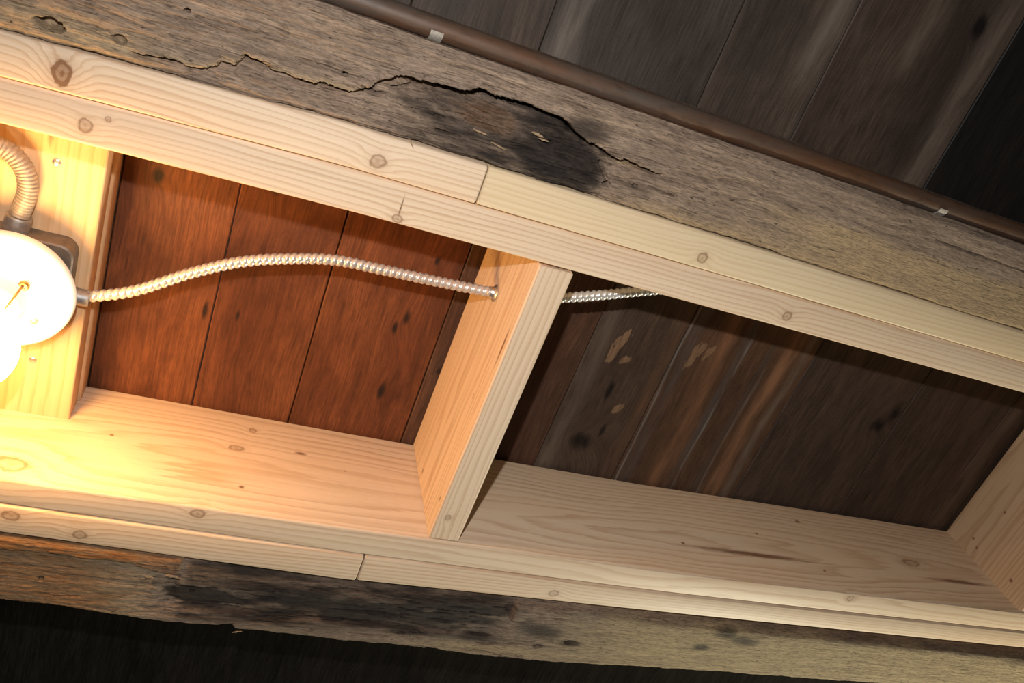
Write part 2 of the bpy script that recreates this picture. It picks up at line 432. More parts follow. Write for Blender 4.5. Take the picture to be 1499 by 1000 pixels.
o = board_x('joist_board', 0.2040, XR, U_out, off(U_seam, -0.0006), -0.003, 0.181, (-0.15, 0.05), 3,
            knots=[(0.4481, 0.2183, 0.0050, 'z')], early=(0.68, 0.545, 0.37), late=(0.56, 0.41, 0.25))
tag(o, 'pale new pine board beside old upper beam, right of the butt joint', 'board', 'new pine joist boards')
o = board_x('joist_board', XL, XR, L_in, off(L_seam, -0.0005), 0.0, 0.184, (0.055, 0.07), 4,
            knots=[(0.03, 0.6429, 0.0052, 'z', 1.2), (0.9216, 0.6425, 0.0045, 'z'), (-0.156, 0.0246, 0.010, 'y', 1.4), (0.0761, 0.1532, 0.004, 'y'),
                   (0.0588, 0.1125, 0.004, 'y', 2.0), (1.0933, 0.0835, 0.006, 'y', 2.5)],
            spots=[(0.1356, 0.1233, 0.003, 'y', 3), (-0.0755, 0.0981, 0.002, 'y', 1.5), (0.1905, 0.1033, 0.0015, 'y', 1.5), (0.0703, 0.0437, 0.003, 'y', 1.2),
                   (0.664, 0.0612, 0.003, 'y', 1.3), (0.78, 0.056, 0.0060, 'y', 22), (0.8095, 0.1042, 0.0025, 'y', 1.3), (0.9101, 0.1474, 0.004, 'y', 1.5), (0.8949, 0.0399, 0.0025, 'y', 1.4), (1.17, 0.053, 0.005, 'y', 16)],
            freq=150, wob=0.05)
tag(o, 'long new pine board of the lower joist pair, its wide face lit', 'board', 'new pine joist boards')
o = board_x('joist_board', XL, 0.2195, off(L_seam, 0.0005), L_out, -0.0018, 0.182, (0.10, -0.05), 5,
            knots=[(-0.0801, 0.6904, 0.0050, 'z', 1.2), (-0.1452, 0.676, 0.0055, 'z', 1.4)])
tag(o, 'short new pine board beside old lower beam, ending at butt joint', 'board', 'new pine joist boards')
o = board_x('joist_board', 0.2215, XR, off(L_seam, 0.0005), L_out, -0.001, 0.183, (-0.12, -0.04), 6,
            knots=[(0.4727, 0.6969, 0.0045, 'z', 1.4)])
tag(o, 'new pine board beside old lower beam, right of the butt joint', 'board', 'new pine joist boards')

# blocking between the joists
o = board_y('blocking', 0.2725, 0.6355, 0.2865, 0.3245, 0.0015, 0.183, (0.12, 0.09), 7,
            knots=[(0.602, 0.300, 0.0028, 'z', 1.3)],
            spots=[(0.3332, 0.1582, 0.001, 'y', 1), (0.2874, 0.06, 0.0025, 'y', 2), (0.6195, 0.105, 0.002, 'y', 2), (0.5858, 0.0137, 0.0025, 'y', 2.5), (0.4565, 0.0379, 0.0015, 'y', 3), (0.375, 0.012, 0.003, 'y', 9)],
            rz=0.004)
tag(o, 'upright pine blocking board with flexible conduit passing through it', 'blocking', 'pine blocking between the joists')
o = board_y('blocking', 0.2755, 0.6275, 1.250, 1.288, 0.0015, 0.183, (0.12, 0.15), 8,
            spots=[(0.5981, 0.1353, 0.0028, 'y', 1), (0.6055, 0.1204, 0.0028, 'y', 1), (0.6013, 0.0429, 0.0035, 'y', 1), (0.5268, 0.1201, 0.0028, 'y', 1)],
            early=(0.60, 0.42, 0.27), late=(0.42, 0.26, 0.15))
tag(o, 'upright pine blocking board closing the darker bay, marked with nail holes', 'blocking', 'pine blocking between the joists')
fb = board_y('blocking', 0.2725, 0.6345, -0.262, -0.1225, 0.112, 0.1495, (0.05, -0.14), 9,
             spots=[(0.30, -0.172, 0.004, 'z', 6)], rz=0.0, early=(0.66, 0.48, 0.30), late=(0.55, 0.34, 0.17))
tag(fb, 'flat pine board carrying the white lamp holder between the joists', 'blocking', 'pine blocking between the joists')
o = board_y('blocking', 0.2725, 0.6345, -0.262, -0.1195, 0.150, 0.1865, (0.03, 0.12), 10, early=(0.58, 0.40, 0.24), late=(0.40, 0.24, 0.12))
tag(o, 'pine board sandwiched between the lamp board and the old planks', 'blocking', 'pine blocking between the joists')

# ------------------------------------------------------------------ old beams
def old_beam(name, x0, x1, ylo, yhi, zfun, cfun, nx, ny, zbase):
    """weathered beam along x.  underside height field zfun(X,Y,u), colours cfun(X,Y,u,Z) -> dict of masks"""
    xs = np.linspace(x0, x1, nx); u = np.linspace(0, 1, ny)
    X, U = np.meshgrid(xs, u, indexing='ij')
    A = ylo(xs)[:, None]; B = yhi(xs)[:, None]
    Y = A + (B - A) * U
    Z = zfun(X, Y, U)
    ns = 6
    top = D - 0.0015
    rows_y = []; rows_z = []
    for k in range(ns):           # side at yhi going up
        t = (k + 1) / ns
        rows_y.append(Y[:, -1] + 0.003 * (fbm(xs * 30, xs * 0 + k * 3, 91) - 0.5) * (k < ns - 1)); rows_z.append(Z[:, -1] + (top - Z[:, -1]) * t)
    hy, hz = np.stack(rows_y, 1), np.stack(rows_z, 1)
    rows_y = []; rows_z = []
    for k in range(ns):           # side at ylo coming down
        t = 1 - k / ns
        rows_y.append(Y[:, 0] + 0.003 * (fbm(xs * 30, xs * 0 + k * 3, 97) - 0.5) * (k > 0)); rows_z.append(Z[:, 0] + (top - Z[:, 0]) * t)
    ly, lz = np.stack(rows_y, 1), np.stack(rows_z, 1)
    YY = np.concatenate([Y, hy, ly], 1); ZZ = np.concatenate([Z, hz, lz], 1)
    K = YY.shape[1]
    XX = np.repeat(xs[:, None], K, 1)
    xc = (x0 + x1) / 2; yc = float(np.mean(Y))
    co = np.stack([XX - xc, YY - yc, ZZ - zbase], 2).reshape(-1, 3)
    i, j = np.meshgrid(np.arange(nx - 1), np.arange(K), indexing='ij')
    j2 = (j + 1) % K
    F = np.stack([i * K + j, i * K + j2, (i + 1) * K + j2, (i + 1) * K + j], 2).reshape(-1, 4)
    faces = F.tolist()
    faces.append(list(range(K - 1, -1, -1))); faces.append([(nx - 1) * K + q for q in range(K)])
    me = mesh(name, co.tolist(), faces)
    masks = cfun(X, Y, U, Z)
    n2 = 2 * ns
    col = np.ones((nx, K, 4), np.float32)
    for q, key in enumerate(('char', 'rust', 'tan')):
        mk = masks[key]
        col[:, :ny, q] = mk
        col[:, ny:ny + ns, q] = mk[:, -1:]
        col[:, ny + ns:, q] = mk[:, :1]
    at = me.color_attributes.new('stain', 'FLOAT_COLOR', 'POINT')
    at.data.foreach_set('color', col.reshape(-1))
    bm = bmesh.new(); bm.from_mesh(me); bmesh.ops.recalc_face_normals(bm, faces=bm.faces[:]); bm.to_mesh(me); bm.free()
    me.shade_smooth()
    me.set_sharp_from_angle(angle=math.radians(50))
    return link(name, me, None, None, (xc, yc, ZJ + zbase))

def old_mat(name, base, dark, tan, seed, rust=(0.22, 0.095, 0.032)):
    n = NT(name); x, y, z = n.coords()
    off = (seed, seed * 2, 0)
    col, _ = n.attr('stain')
    sp = n.t.nodes.new('ShaderNodeSeparateColor'); n.t.links.new(col, sp.inputs[0])
    ch, ru, ta = sp.outputs[0], sp.outputs[1], sp.outputs[2]
    w = n.m('SUBTRACT', n.noise(n.scaled(n.P, (14, 30, 30), off), 1, 3), 0.5)
    V = n.vec(x, n.m('ADD', y, n.m('MULTIPLY', w, 0.010)), n.m('ADD', z, n.m('MULTIPLY', w, 0.008)))
    grain = n.noise(n.scaled(V, (16, 190, 190), off), 1, 5, 0.65)
    fine = n.noise(n.scaled(n.P, (110, 900, 900), off), 1, 4, 0.7)
    blot = n.noise(n.scaled(n.P, (8, 22, 22), off), 1, 5, 0.6)
    pits = n.noise(n.scaled(n.P, (150, 330, 330), off), 1, 2, 0.5)
    c = n.mix(n.mr(grain, 0.3, 0.7), dark, base)
    c = n.mix(n.mr(blot, 0.35, 0.7, 0, 0.5), c, (base[0] * 0.8, base[1] * 0.83, base[2] * 0.9))
    c = n.mix(n.m('MULTIPLY', ta, n.mr(grain, 0.25, 0.65, 0.45, 1.0)), c, tan)
    c = n.mix(n.m('MULTIPLY', ru, n.mr(grain, 0.35, 0.6, 0.25, 1.0)), c, rust)
    c = n.mix(n.m('MULTIPLY', ch, n.mr(grain, 0.3, 0.75, 1.0, 0.88)), c, n.mix(n.mr(blot, 0.4, 0.7), (0.016, 0.013, 0.013), (0.034, 0.025, 0.021)))
    c = n.mix(n.mr(fine, 0.32, 0.6, 0.6, 0.0), c, (0.03, 0.021, 0.015))
    chk = n.noise(n.scaled(V, (34, 520, 520), (off[0] + 4, off[1], 3)), 1, 4, 0.7)
    c = n.mix(n.mr(chk, 0.60, 0.70, 0.0, 0.55), c, (0.028, 0.018, 0.013))
    c = n.mix(n.mr(pits, 0.70, 0.76, 0.0, 0.75), c, (0.022, 0.014, 0.010))
    n.bsdf(Base_Color=c, Roughness=0.8)
    n.b.inputs['Specular IOR Level'].default_value = 0.15
    n.bump(n.m('ADD', n.m('ADD', n.m('MULTIPLY', grain, 0.7), n.m('MULTIPLY', fine, 1.0)), n.m('ADD', n.m('MULTIPLY', n.mr(pits, 0.68, 0.78), -0.8), n.m('MULTIPLY', n.mr(chk, 0.58, 0.68), -0.9))), 0.7, 0.0018)
    return n.mat

# upper beam: split face, hollow rotted pocket
CR = [(-0.0975, 0.1843), (-0.0738, 0.1811), (-0.0568, 0.1811), (-0.0465, 0.18), (-0.0378, 0.1755), (-0.035, 0.1707), (-0.0245, 0.1695), (-0.019, 0.1621), (-0.0115, 0.1619), (-0.0045, 0.1619), (0.0031, 0.164), (0.0153, 0.1646), (0.0266, 0.165), (0.0382, 0.1659), (0.0457, 0.1618), (0.0573, 0.1622), (0.0689, 0.162), (0.077, 0.1594), (0.0841, 0.153), (0.0887, 0.1462), (0.0958, 0.1421), (0.1023, 0.1377), (0.1119, 0.1358), (0.1191, 0.1358), (0.1357, 0.1341), (0.1661, 0.1316), (0.1699, 0.128), (0.1874, 0.1286), (0.1998, 0.1271), (0.2195, 0.1271), (0.2433, 0.1279), (0.2585, 0.1316), (0.2762, 0.1406), (0.2917, 0.1438), (0.3078, 0.1477), (0.3225, 0.1481), (0.3487, 0.1486), (0.3603, 0.1500)]
crack = interp(CR)
depth1 = interp([(-0.11, 0), (-0.09, 0.003), (-0.03, 0.007), (0.07, 0.006), (0.09, 0.008), (0.12, 0.020), (0.14, 0.028), (0.17, 0.028), (0.185, 0.020), (0.25, 0.018), (0.30, 0.012), (0.33, 0.006), (0.37, 0.0)])
width1 = interp([(-0.1, 0.012), (0.08, 0.012), (0.11, 0.022), (0.2, 0.035), (0.3, 0.03), (0.36, 0.012)])
def seg_dist(X, Y, pts):
    best = np.full(X.shape, 9.0)
    for (a, b), (c, d) in zip(pts[:-1], pts[1:]):
        vx, vy = c - a, d - b; L2 = vx * vx + vy * vy
        t = np.clip(((X - a) * vx + (Y - b) * vy) / L2, 0, 1)
        best = np.minimum(best, np.hypot(X - a - t * vx, Y - b - t * vy))
    return best
def pit(X, Y, cx_, cy_, rx, ry, dep, seed):
    d = np.hypot((X - cx_) / rx, (Y - cy_) / ry) + 0.7 * (fbm(X * 160, Y * 260, seed) - 0.5)
    return 1.9 * dep * (1 - sstep(0.6, 0.95, d))
UB_lo = lambda x: 0.1035 + 0.0025 * (fbm(x * 14, x * 0, 3) - 0.5) + 0.0008 * (fbm(x * 120, x * 0, 4) - 0.5)
UB_hi = lambda x: U_out(x) - 0.0010 + 0.0042 * (fbm(x * 22, x * 0, 5) - 0.62) + 0.0020 * (fbm(x * 150, x * 0, 6) - 0.5)
def jagcrack(X):
    return crack(X) + 0.0035 * (fbm(X * 120, X * 0, 21) - 0.5) * sstep(-0.1, -0.07, X)
def UB_z(X, Y, U):
    z = -0.0045 + 0.0030 * (fbm(X * 7, Y * 40, 1) - 0.5) + 0.0026 * (1 - 0.6 * sstep(0.38, 0.55, X)) * (fbm(X * 45, Y * 420, 2) - 0.5) + 0.0022 * sstep(0.60, 0.74, fbm(X * 22, Y * 240, 22)) * (1 - 0.85 * sstep(0.38, 0.55, X))
    inn = sstep(-0.105, -0.09, X) * (1 - sstep(0.355, 0.37, X))
    d = Y - jagcrack(X)
    rec = depth1(X) * (0.35 + 0.65 * np.exp(-np.clip(d, 0, 1) / width1(X))) * (1 - 0.65 * sstep(0.0, 1.0, np.clip(d, 0, 1) / np.maximum(0.188 - crack(X), 0.004)))
    inside = (d > 0) * inn
    rough = 0.0070 * (fbm(X * 26, Y * 130, 8) - 0.5) + 0.005 * (fbm(X * 60, Y * 480, 9) - 0.5)
    zone = sstep(0.09, 0.13, X) * (1 - sstep(0.31, 0.34, X))
    z = z + inside * (rec + rough * (0.4 + 0.9 * zone))
    # lip of the split face hangs down a little
    lip = np.exp(-(np.clip(-d, 0, 1) / 0.006) ** 2) * (d <= 0) * inn
    z = z - 0.0022 * lip
    # dark slit right under the lip
    slit = np.exp(-(d / 0.0028) ** 2) * inn * (d > 0) * (sstep(0.085, 0.10, X) * (0.5 + 1.2 * fbm(X * 40, X * 0, 31)) + (1 - sstep(0.085, 0.10, X)) * 0.7 * sstep(0.45, 0.65, fbm(X * 55, X * 0, 32)))
    z = z + 0.016 * slit
    for pts, wd, dp in (([(0.1011, 0.150), (0.1118, 0.1465), (0.1203, 0.1396)], 0.0012, 0.007), ([(0.1487, 0.1745), (0.1614, 0.1744), (0.169, 0.174)], 0.001, 0.005),
                        ([(0.0765, 0.1565), (0.089, 0.1595), (0.095, 0.157)], 0.0011, 0.006), ([(0.02, 0.150), (0.045, 0.150), (0.07, 0.151)], 0.0009, 0.003),
                        ([(0.305, 0.158), (0.312, 0.166), (0.318, 0.172)], 0.0013, 0.005), ([(0.36, 0.166), (0.39, 0.166)], 0.0008, 0.003), ([(0.7, 0.128), (0.9, 0.131), (1.2, 0.134)], 0.0007, 0.003)):
        z = z + dp * np.exp(-(seg_dist(X, Y + 0.002 * (fbm(X * 90, X * 0, 33) - 0.5), pts) / wd) ** 2)
    z = z + pit(X, Y, -0.159, 0.1825, 0.011, 0.0055, 0.009, 11) + pit(X, Y, -0.012, 0.1612, 0.008, 0.0028, 0.008, 12) + pit(X, Y, -0.066, 0.141, 0.0025, 0.002, 0.005, 13) + pit(X, Y, 0.06, 0.151, 0.0025, 0.002, 0.006, 14) \
        + pit(X, Y, 0.318, 0.175, 0.0045, 0.0025, 0.007, 15) + pit(X, Y, 0.345, 0.168, 0.003, 0.0018, 0.005, 16) + pit(X, Y, 0.25, 0.155, 0.006, 0.002, 0.004, 17) + pit(X, Y, -0.11, 0.178, 0.006, 0.004, 0.004, 18)
    # eased, worn long edges
    e = (Y - Y[:, :1]); z = z + 0.006 * np.exp(-(e / 0.004) ** 2)
    e = (Y[:, -1:] - Y); z = z + 0.0035 * np.exp(-(e / 0.0022) ** 2)
    return z
def UB_c(X, Y, U, Z):
    d = Y - jagcrack(X)
    n = fbm(X * 26, Y * 60, 41) - 0.5
    ch = sstep(0.10, 0.16, X + n * 0.06) * (1 - sstep(0.295, 0.315, X + n * 0.05)) * (d > -0.001)
    ns = fbm(X * 24, Y * 160, 45) - 0.5
    ch = ch * np.clip(0.72 + 0.35 * sstep(0.19, 0.25, X + n * 0.12) + 1.3 * ns, 0, 1)
    core = sstep(0.0, 0.5, 1 - np.hypot((X - 0.255) / 0.065, (Y - 0.166) / 0.034) + n * 1.0)
    ch = np.maximum(ch, core * (d > 0))
    ch = np.maximum(ch, 0.8 * sstep(0.1, 0.8, 1 - np.hypot((X - 0.275) / 0.035, (Y - 0.132) / 0.016) + n * 0.8))
    ch = np.maximum(ch, (d > 0) * np.clip(0.6 + 2.0 * ns, 0, 0.9) * sstep(0.0, 0.7, 1 - np.hypot((X - 0.15) / 0.075, (Y - 0.162) / 0.034) + n * 1.2))
    ch = np.maximum(ch, 0.5 * sstep(0.2, 0.9, 1 - np.hypot((X - 0.35) / 0.04, (Y - 0.17) / 0.012) + n))
    ru = sstep(0.15, 0.7, 1 - np.hypot((X - 0.195) / 0.05, (Y - 0.150) / 0.016) + n * 1.4) * (d > 0)
    ch = ch * (1 - 0.75 * ru)
    lip = np.exp(-(np.clip(-d, 0, 1) / 0.0035) ** 2) * (d <= 0.0) * sstep(-0.10, -0.07, X) * (1 - sstep(0.06, 0.09, X))  # bulb-lit flakes along the split: their warm light is painted as tan
    ta = np.maximum(0.9 * lip, 0.75 * np.exp(-((Y - 0.187 + 0.01 * n) / 0.009) ** 2) * sstep(0.30, 0.40, X + n * 0.06))
    ta = np.maximum(ta, sstep(0.42, 0.62, X + n * 0.1) * sstep(0.138, 0.152, Y + n * 0.012 - 0.010 * sstep(0.5, 1.1, X)))
    ta = np.maximum(ta, sstep(0.0, 0.6, 1 - np.hypot((X - 0.335) / 0.032, (Y - 0.150) / 0.006) + n))
    ta = np.maximum(ta, 0.8 * sstep(-0.06, -0.12, X) * sstep(0.158, 0.182, Y + n * 0.02))  # warm bulb light on the left end, put into the tan mask
    return dict(char=np.clip(ch, 0, 1), rust=np.clip(ru, 0, 1), tan=np.clip(ta, 0, 1))
ub = old_beam('old_beam', XL, XR, UB_lo, UB_hi, UB_z, UB_c, 1500, 92, 0.0)
ub.data.materials.append(old_mat('weathered_beam_wood', (0.40, 0.285, 0.203), (0.165, 0.112, 0.080), (0.46, 0.32, 0.18), 2, (0.15, 0.08, 0.042)))
tag(ub, 'old weathered grey beam with rotted charred pocket, below the rusty pipe', 'beam', 'old beams')

# lower beam: waney edge, charred middle
LB_pts = interp([(-0.42, 0.786), (-0.146, 0.7976), (-0.09, 0.7995), (-0.0318, 0.8045), (0.02, 0.809), (0.0796, 0.807), (0.095, 0.8035), (0.1, 0.8100), (0.15, 0.8110), (0.2297, 0.8139), (0.30, 0.8145), (0.36, 0.818), (0.4, 0.8198), (0.5, 0.8215), (0.60, 0.8185), (0.7273, 0.8151), (0.82, 0.8120), (0.84, 0.8140), (0.90, 0.8110), (1.0783, 0.8074), (1.62, 0.80)])
LB_lo = lambda x: np.where(x < 0.0272, L_out(x) + 0.0035, L_out(x) + 0.0050) + 0.002 * (fbm(x * 18, x * 0, 52) - 0.5)
LB_hi = lambda x: LB_pts(x) + 0.0022 * (fbm(x * 60, x * 0, 53) - 0.5) + 0.0016 * (fbm(x * 200, x * 0, 54) - 0.5)
def strip_line(X): return 0.7195 + 0.010 * sstep(-0.06, 0.03, X) + 0.004 * (fbm(X * 60, X * 0, 63) - 0.5)
def LB_z(X, Y, U):
    z = -0.0045 + 0.0035 * (fbm(X * 6, Y * 30, 61) - 0.5) + 0.0026 * (1 - 0.7 * sstep(0.42, 0.55, X)) * (fbm(X * 40, Y * 380, 62) - 0.5) + 0.0022 * sstep(0.60, 0.74, fbm(X * 22, Y * 240, 69)) * (1 - 0.93 * sstep(0.42, 0.55, X))
    d = Y - strip_line(X)
    left = 1 - sstep(0.022, 0.030, X + 0.006 * (fbm(X * 90, Y * 200, 64) - 0.5))
    z = z + 0.005 * left * (d > 0) * np.exp(-np.clip(d, 0, 1) / 0.03)            # torn strip stands proud
    z = z + 0.009 * (1 - left) * np.exp(-(Y - Y[:, :1]) / 0.010)               # hollow beyond it
    chz = sstep(0.0, 0.02, X + 0.012 * (fbm(X * 70, Y * 130, 65) - 0.5)) * (1 - sstep(0.40, 0.45, X)) * sstep(0.74, 0.752, Y + 0.01 * (fbm(X * 60, Y * 60, 66) - .5)) * (1 - sstep(0.776, 0.785, Y))
    z = z + 0.004 * chz + 0.003 * chz * (fbm(X * 60, Y * 260, 67) - 0.5)
    step = sstep(0.428, 0.431, X + 0.002 * (fbm(X * 50, Y * 200, 68) - 0.5)) * (1 - sstep(0.742, 0.747, Y)) * (1 - sstep(0.47, 0.56, X))
    z = z - 0.006 * step
    z = z + pit(X, Y, 0.5308, 0.7781, 0.012, 0.004, 0.007, 71) + pit(X, Y, 0.4852, 0.7903, 0.006, 0.004, 0.005, 72) + pit(X, Y, -0.11, 0.7585, 0.003, 0.004, 0.006, 73) + pit(X, Y, 0.0435, 0.757, 0.003, 0.003, 0.004, 74)
    e = (Y - Y[:, :1]); z = z + 0.014 * sstep(0.45, 0.8, X) * np.exp(-(e / 0.011) ** 2) + 0.004 * np.exp(-(e / 0.003) ** 2)
    e = (Y[:, -1:] - Y); z = z + 0.006 * np.exp(-(e / 0.004) ** 2)
    return z
def LB_c(X, Y, U, Z):
    n = fbm(X * 22, Y * 60, 81) - 0.5; n2 = fbm(X * 60, Y * 120, 82) - 0.5
    left = 1 - sstep(0.022, 0.030, X + 0.006 * (fbm(X * 90, Y * 200, 64) - 0.5))
    d = Y - strip_line(X)
    ch = 1.0 * sstep(0.1, 0.35, 1 - np.hypot((X - 0.055) / 0.055, (Y - 0.762) / 0.022) + n * 0.7 + n2 * 0.6)
    ch = np.maximum(ch, 1.0 * sstep(0.0, 0.5, 1.1 - np.hypot((X - 0.24) / 0.22, (Y - 0.755) / 0.030) + n * 1.4))
    ch = np.maximum(ch, 0.95 * sstep(0.0, 0.5, 1 - np.hypot((X - 0.365) / 0.085, (Y - 0.735) / 0.03) + n * 1.0))
    ch = np.maximum(ch, np.clip(0.72 + 1.6 * (fbm(X * 20, Y * 150, 83) - 0.5), 0, 1) * sstep(0.027, 0.04, X) * (1 - sstep(0.40, 0.44, X)) * (1 - sstep(0.785, 0.80, Y + n * 0.02)))
    for kx, ky, rx, ry in ((0.728, 0.7608, 0.026, 0.010), (0.756, 0.732, 0.028, 0.014), (0.80, 0.742, 0.04, 0.016), (0.53, 0.778, 0.022, 0.008), (0.485, 0.79, 0.012, 0.007), (0.47, 0.76, 0.06, 0.02)):
        ch = np.maximum(ch, 0.85 * sstep(0.1, 0.9, 1 - np.hypot((X - kx) / rx, (Y - ky) / ry) + n * 1.0))
    ch = np.maximum(ch, 0.45 * sstep(0.5, 0.8, X) * (1 - sstep(0.716, 0.727, Y + 0.006 * n)))
    ch = ch * (1 - left * (d < 0)) * np.where(X < 0.0, 0.35, 1.0)
    ru = 0.85 * left * (d < 0.001) + 0.8 * (1 - sstep(-0.09, -0.01, X + n * 0.1))
    ru = np.maximum(ru, 0.5 * sstep(0.0, 0.8, 1 - np.hypot((X - 0.17) / 0.09, (Y - 0.775) / 0.008) + n))
    ta = 0.9 * sstep(0.46, 0.66, X + n * 0.12) * sstep(0.715, 0.735, Y + n * 0.02)
    ta = np.maximum(ta, 0.6 * np.exp(-((Y - 0.803) / 0.010) ** 2) * sstep(0.25, 0.42, X))
    ta = np.maximum(ta, 0.35 * (1 - sstep(-0.02, 0.02, X)))
    return dict(char=np.clip(ch, 0, 1), rust=np.clip(ru, 0, 1), tan=np.clip(ta, 0, 1))
lb = old_beam('old_beam', XL, XR, LB_lo, LB_hi, LB_z, LB_c, 1500, 100, 0.0)
lb.data.materials.append(old_mat('charred_beam_wood', (0.34, 0.243, 0.174), (0.14, 0.096, 0.069), (0.47, 0.35, 0.19), 7))
tag(lb, 'old charred beam with ragged waney edge below the new boards', 'beam', 'old beams')

# ------------------------------------------------------------------ tubes
def frames(path):
    P = [Vector(p) for p in path]
    T = []
    for i in range(len(P)):
        a = P[max(i - 1, 0)]; b = P[min(i + 1, len(P) - 1)]
        T.append((b - a).normalized())
    up = Vector((0, 0, 1))
    N = (up - T[0] * up.dot(T[0])).normalized()
    fr = []
    for i, t in enumerate(T):
        N = (N - t * N.dot(t)).normalized()
        fr.append((P[i], N.copy(), t.cross(N)))
    return fr

def catmull(pts, step):
    P = [Vector(p) for p in pts]; P = [P[0] * 2 - P[1]] + P + [P[-1] * 2 - P[-2]]
    out = []
    for i in range(1, len(P) - 2):
        for k in range(60):
            t = k / 60
            a, b, c, d = P[i - 1], P[i], P[i + 1], P[i + 2]
            out.append(0.5 * ((2 * b) + (c - a) * t + (2 * a - 5 * b + 4 * c - d) * t * t + (3 * b - 3 * c + d - a) * t ** 3))
    out.append(P[-2])
    s = [0]
    for a, b in zip(out[:-1], out[1:]): s.append(s[-1] + (b - a).length)
    n = max(2, int(s[-1] / step))
    q = np.linspace(0, s[-1], n)
    arr = np.array([list(p) for p in out])
    return [tuple(np.interp(v, s, arr[:, k]) for k in range(3)) for v in q], q

def tube(name, path, rad, seg=16, cap=True):
    fr = frames(path); V = []; F = []
    for i, (p, n, b) in enumerate(fr):
        for j in range(seg):
            t = 2 * math.pi * j / seg
            r = rad(i, j / seg) if callable(rad) else rad
            V.append(p + n * (r * math.cos(t)) + b * (r * math.sin(t)))
    for i in range(len(fr) - 1):
        for j in range(seg):
            F.append((i * seg + j, i * seg + (j + 1) % seg, (i + 1) * seg + (j + 1) % seg, (i + 1) * seg + j))
    if cap:
        F.append(tuple(range(seg - 1, -1, -1))); F.append(tuple((len(fr) - 1) * seg + j for j in range(seg)))
    me = mesh(name, V, F, True)
    me.set_sharp_from_angle(angle=math.radians(60))
    return me

def corrugated(name, pts, r, amp, pitch, spiral=True, seg=18, sharp=1.0):
    path, q = catmull(pts, pitch / 9)
    def rad(i, j):
        ph = (q[i] / pitch + (j if spiral else 0)) % 1.0
        s = abs(math.sin(math.pi * ph)) ** sharp
        return r - amp + 2 * amp * s
    return tube(name, path, rad, seg)

def lathe(name, prof, seg=48, axis_down=True):
    """profile [(radius, z)] revolved around z"""
    V = []; F = []
    for r, z in prof:
        for j in range(seg):
            t = 2 * math.pi * j / seg
            V.append((r * math.cos(t), r * math.sin(t), z))
    for i in range(len(prof) - 1):
        for j in range(seg):
            F.append((i * seg + j, i * seg + (j + 1) % seg, (i + 1) * seg + (j + 1) % seg, (i + 1) * seg + j))
    F.append(tuple(range(seg))); F.append(tuple((len(prof) - 1) * seg + j for j in range(seg)))
    me = mesh(name, V, F, True)
    bm = bmesh.new(); bm.from_mesh(me); bmesh.ops.remove_doubles(bm, verts=bm.verts[:], dist=1e-6); bmesh.ops.recalc_face_normals(bm, faces=bm.faces[:]); bm.to_mesh(me); bm.free()
    me.shade_smooth(); me.set_sharp_from_angle(angle=math.radians(40))
    return me

# rusty pipe along the upper beam
def rust_mat():
    n = NT('rusty_iron'); n.coords()
    a = n.noise(n.scaled(n.P, (6, 40, 40)), 1, 5, 0.65); b = n.noise(n.scaled(n.P, (60, 160, 160)), 1, 4, 0.6)
    c = n.mix(n.mr(a, 0.35, 0.62), (0.085, 0.068, 0.055), (0.11, 0.048, 0.022))
    c = n.mix(n.mr(b, 0.5, 0.75, 0, 0.6), c, (0.045, 0.024, 0.014))
    n.bsdf(Base_Color=c, Roughness=0.55, Metallic=0.25)
    n.bump(b, 0.3, 0.0006)
    return n.mat
M_rust = rust_mat()
M_steel = simple_mat('galvanised_steel', (0.62, 0.60, 0.56), 0.32, 0.9, 0.1, 200)
M_zinc = simple_mat('dull_zinc', (0.33, 0.32, 0.31), 0.5, 0.7, 0.2, 150)
M_box = simple_mat('box_steel', (0.20, 0.17, 0.145), 0.5, 0.6, 0.35, 60)
pipe_pts = [(x, 0.0935 + 0.0012 * math.sin(x * 3.0), ZJ + 0.010) for x in np.linspace(XL, XR, 60)]
pipe = link('pipe', tube('pipe', [(p[0] - 0.6, p[1] - 0.0935, p[2] - ZJ - 0.010) for p in pipe_pts], 0.0098, 24), None, M_rust, (0.6, 0.0935, ZJ + 0.010))
tag(pipe, 'thin rusty iron pipe running along the old grey beam', 'pipe')
def strap_mesh():
    V = []; F = []
    w = 0.0055
    pts = []
    for k in range(9):
        t = math.radians(-85 + k * 85 / 8)       # wraps under the pipe towards the beam
        pts.append((0.0101 * math.cos(t), 0.0101 * math.sin(t)))
    pts += [(0.0135, 0.0), (0.0135, 0.0)]
    pts = pts[:-1]
    for s in (-w, w):
        for th in (0, 0.0009):
            for (a, b) in pts:
                l = math.hypot(a, b)
                V.append((s, a * (1 + th / l), b * (1 + th / l)))
    n = len(pts)
    def q(s, t, i): return s * 2 * n + t * n + i
    for i in range(n - 1):
        F += [(q(0, 0, i), q(0, 0, i + 1), q(1, 0, i + 1), q(1, 0, i)), (q(0, 1, i), q(1, 1, i), q(1, 1, i + 1), q(0, 1, i + 1)),
              (q(0, 0, i), q(0, 1, i), q(0, 1, i + 1), q(0, 0, i + 1)), (q(1, 0, i), q(1, 0, i + 1), q(1, 1, i + 1), q(1, 1, i))]
    for i in (0, n - 1):
        F.append((q(0, 0, i), q(1, 0, i), q(1, 1, i), q(0, 1, i)))
    return mesh('strap', V, F)
sm = strap_mesh()
M_strap = simple_mat('pale_strap', (0.34, 0.30, 0.26), 0.6, 0.3, 0.3, 400)
for x in (0.1235, 0.690, 1.30, -0.33):
    o = link('strap', sm, pipe, M_strap, (x - 0.6, 0.0012 * math.sin(x * 3.0), 0))
    o['label'] = 'pale metal strap clipped on the pipe'

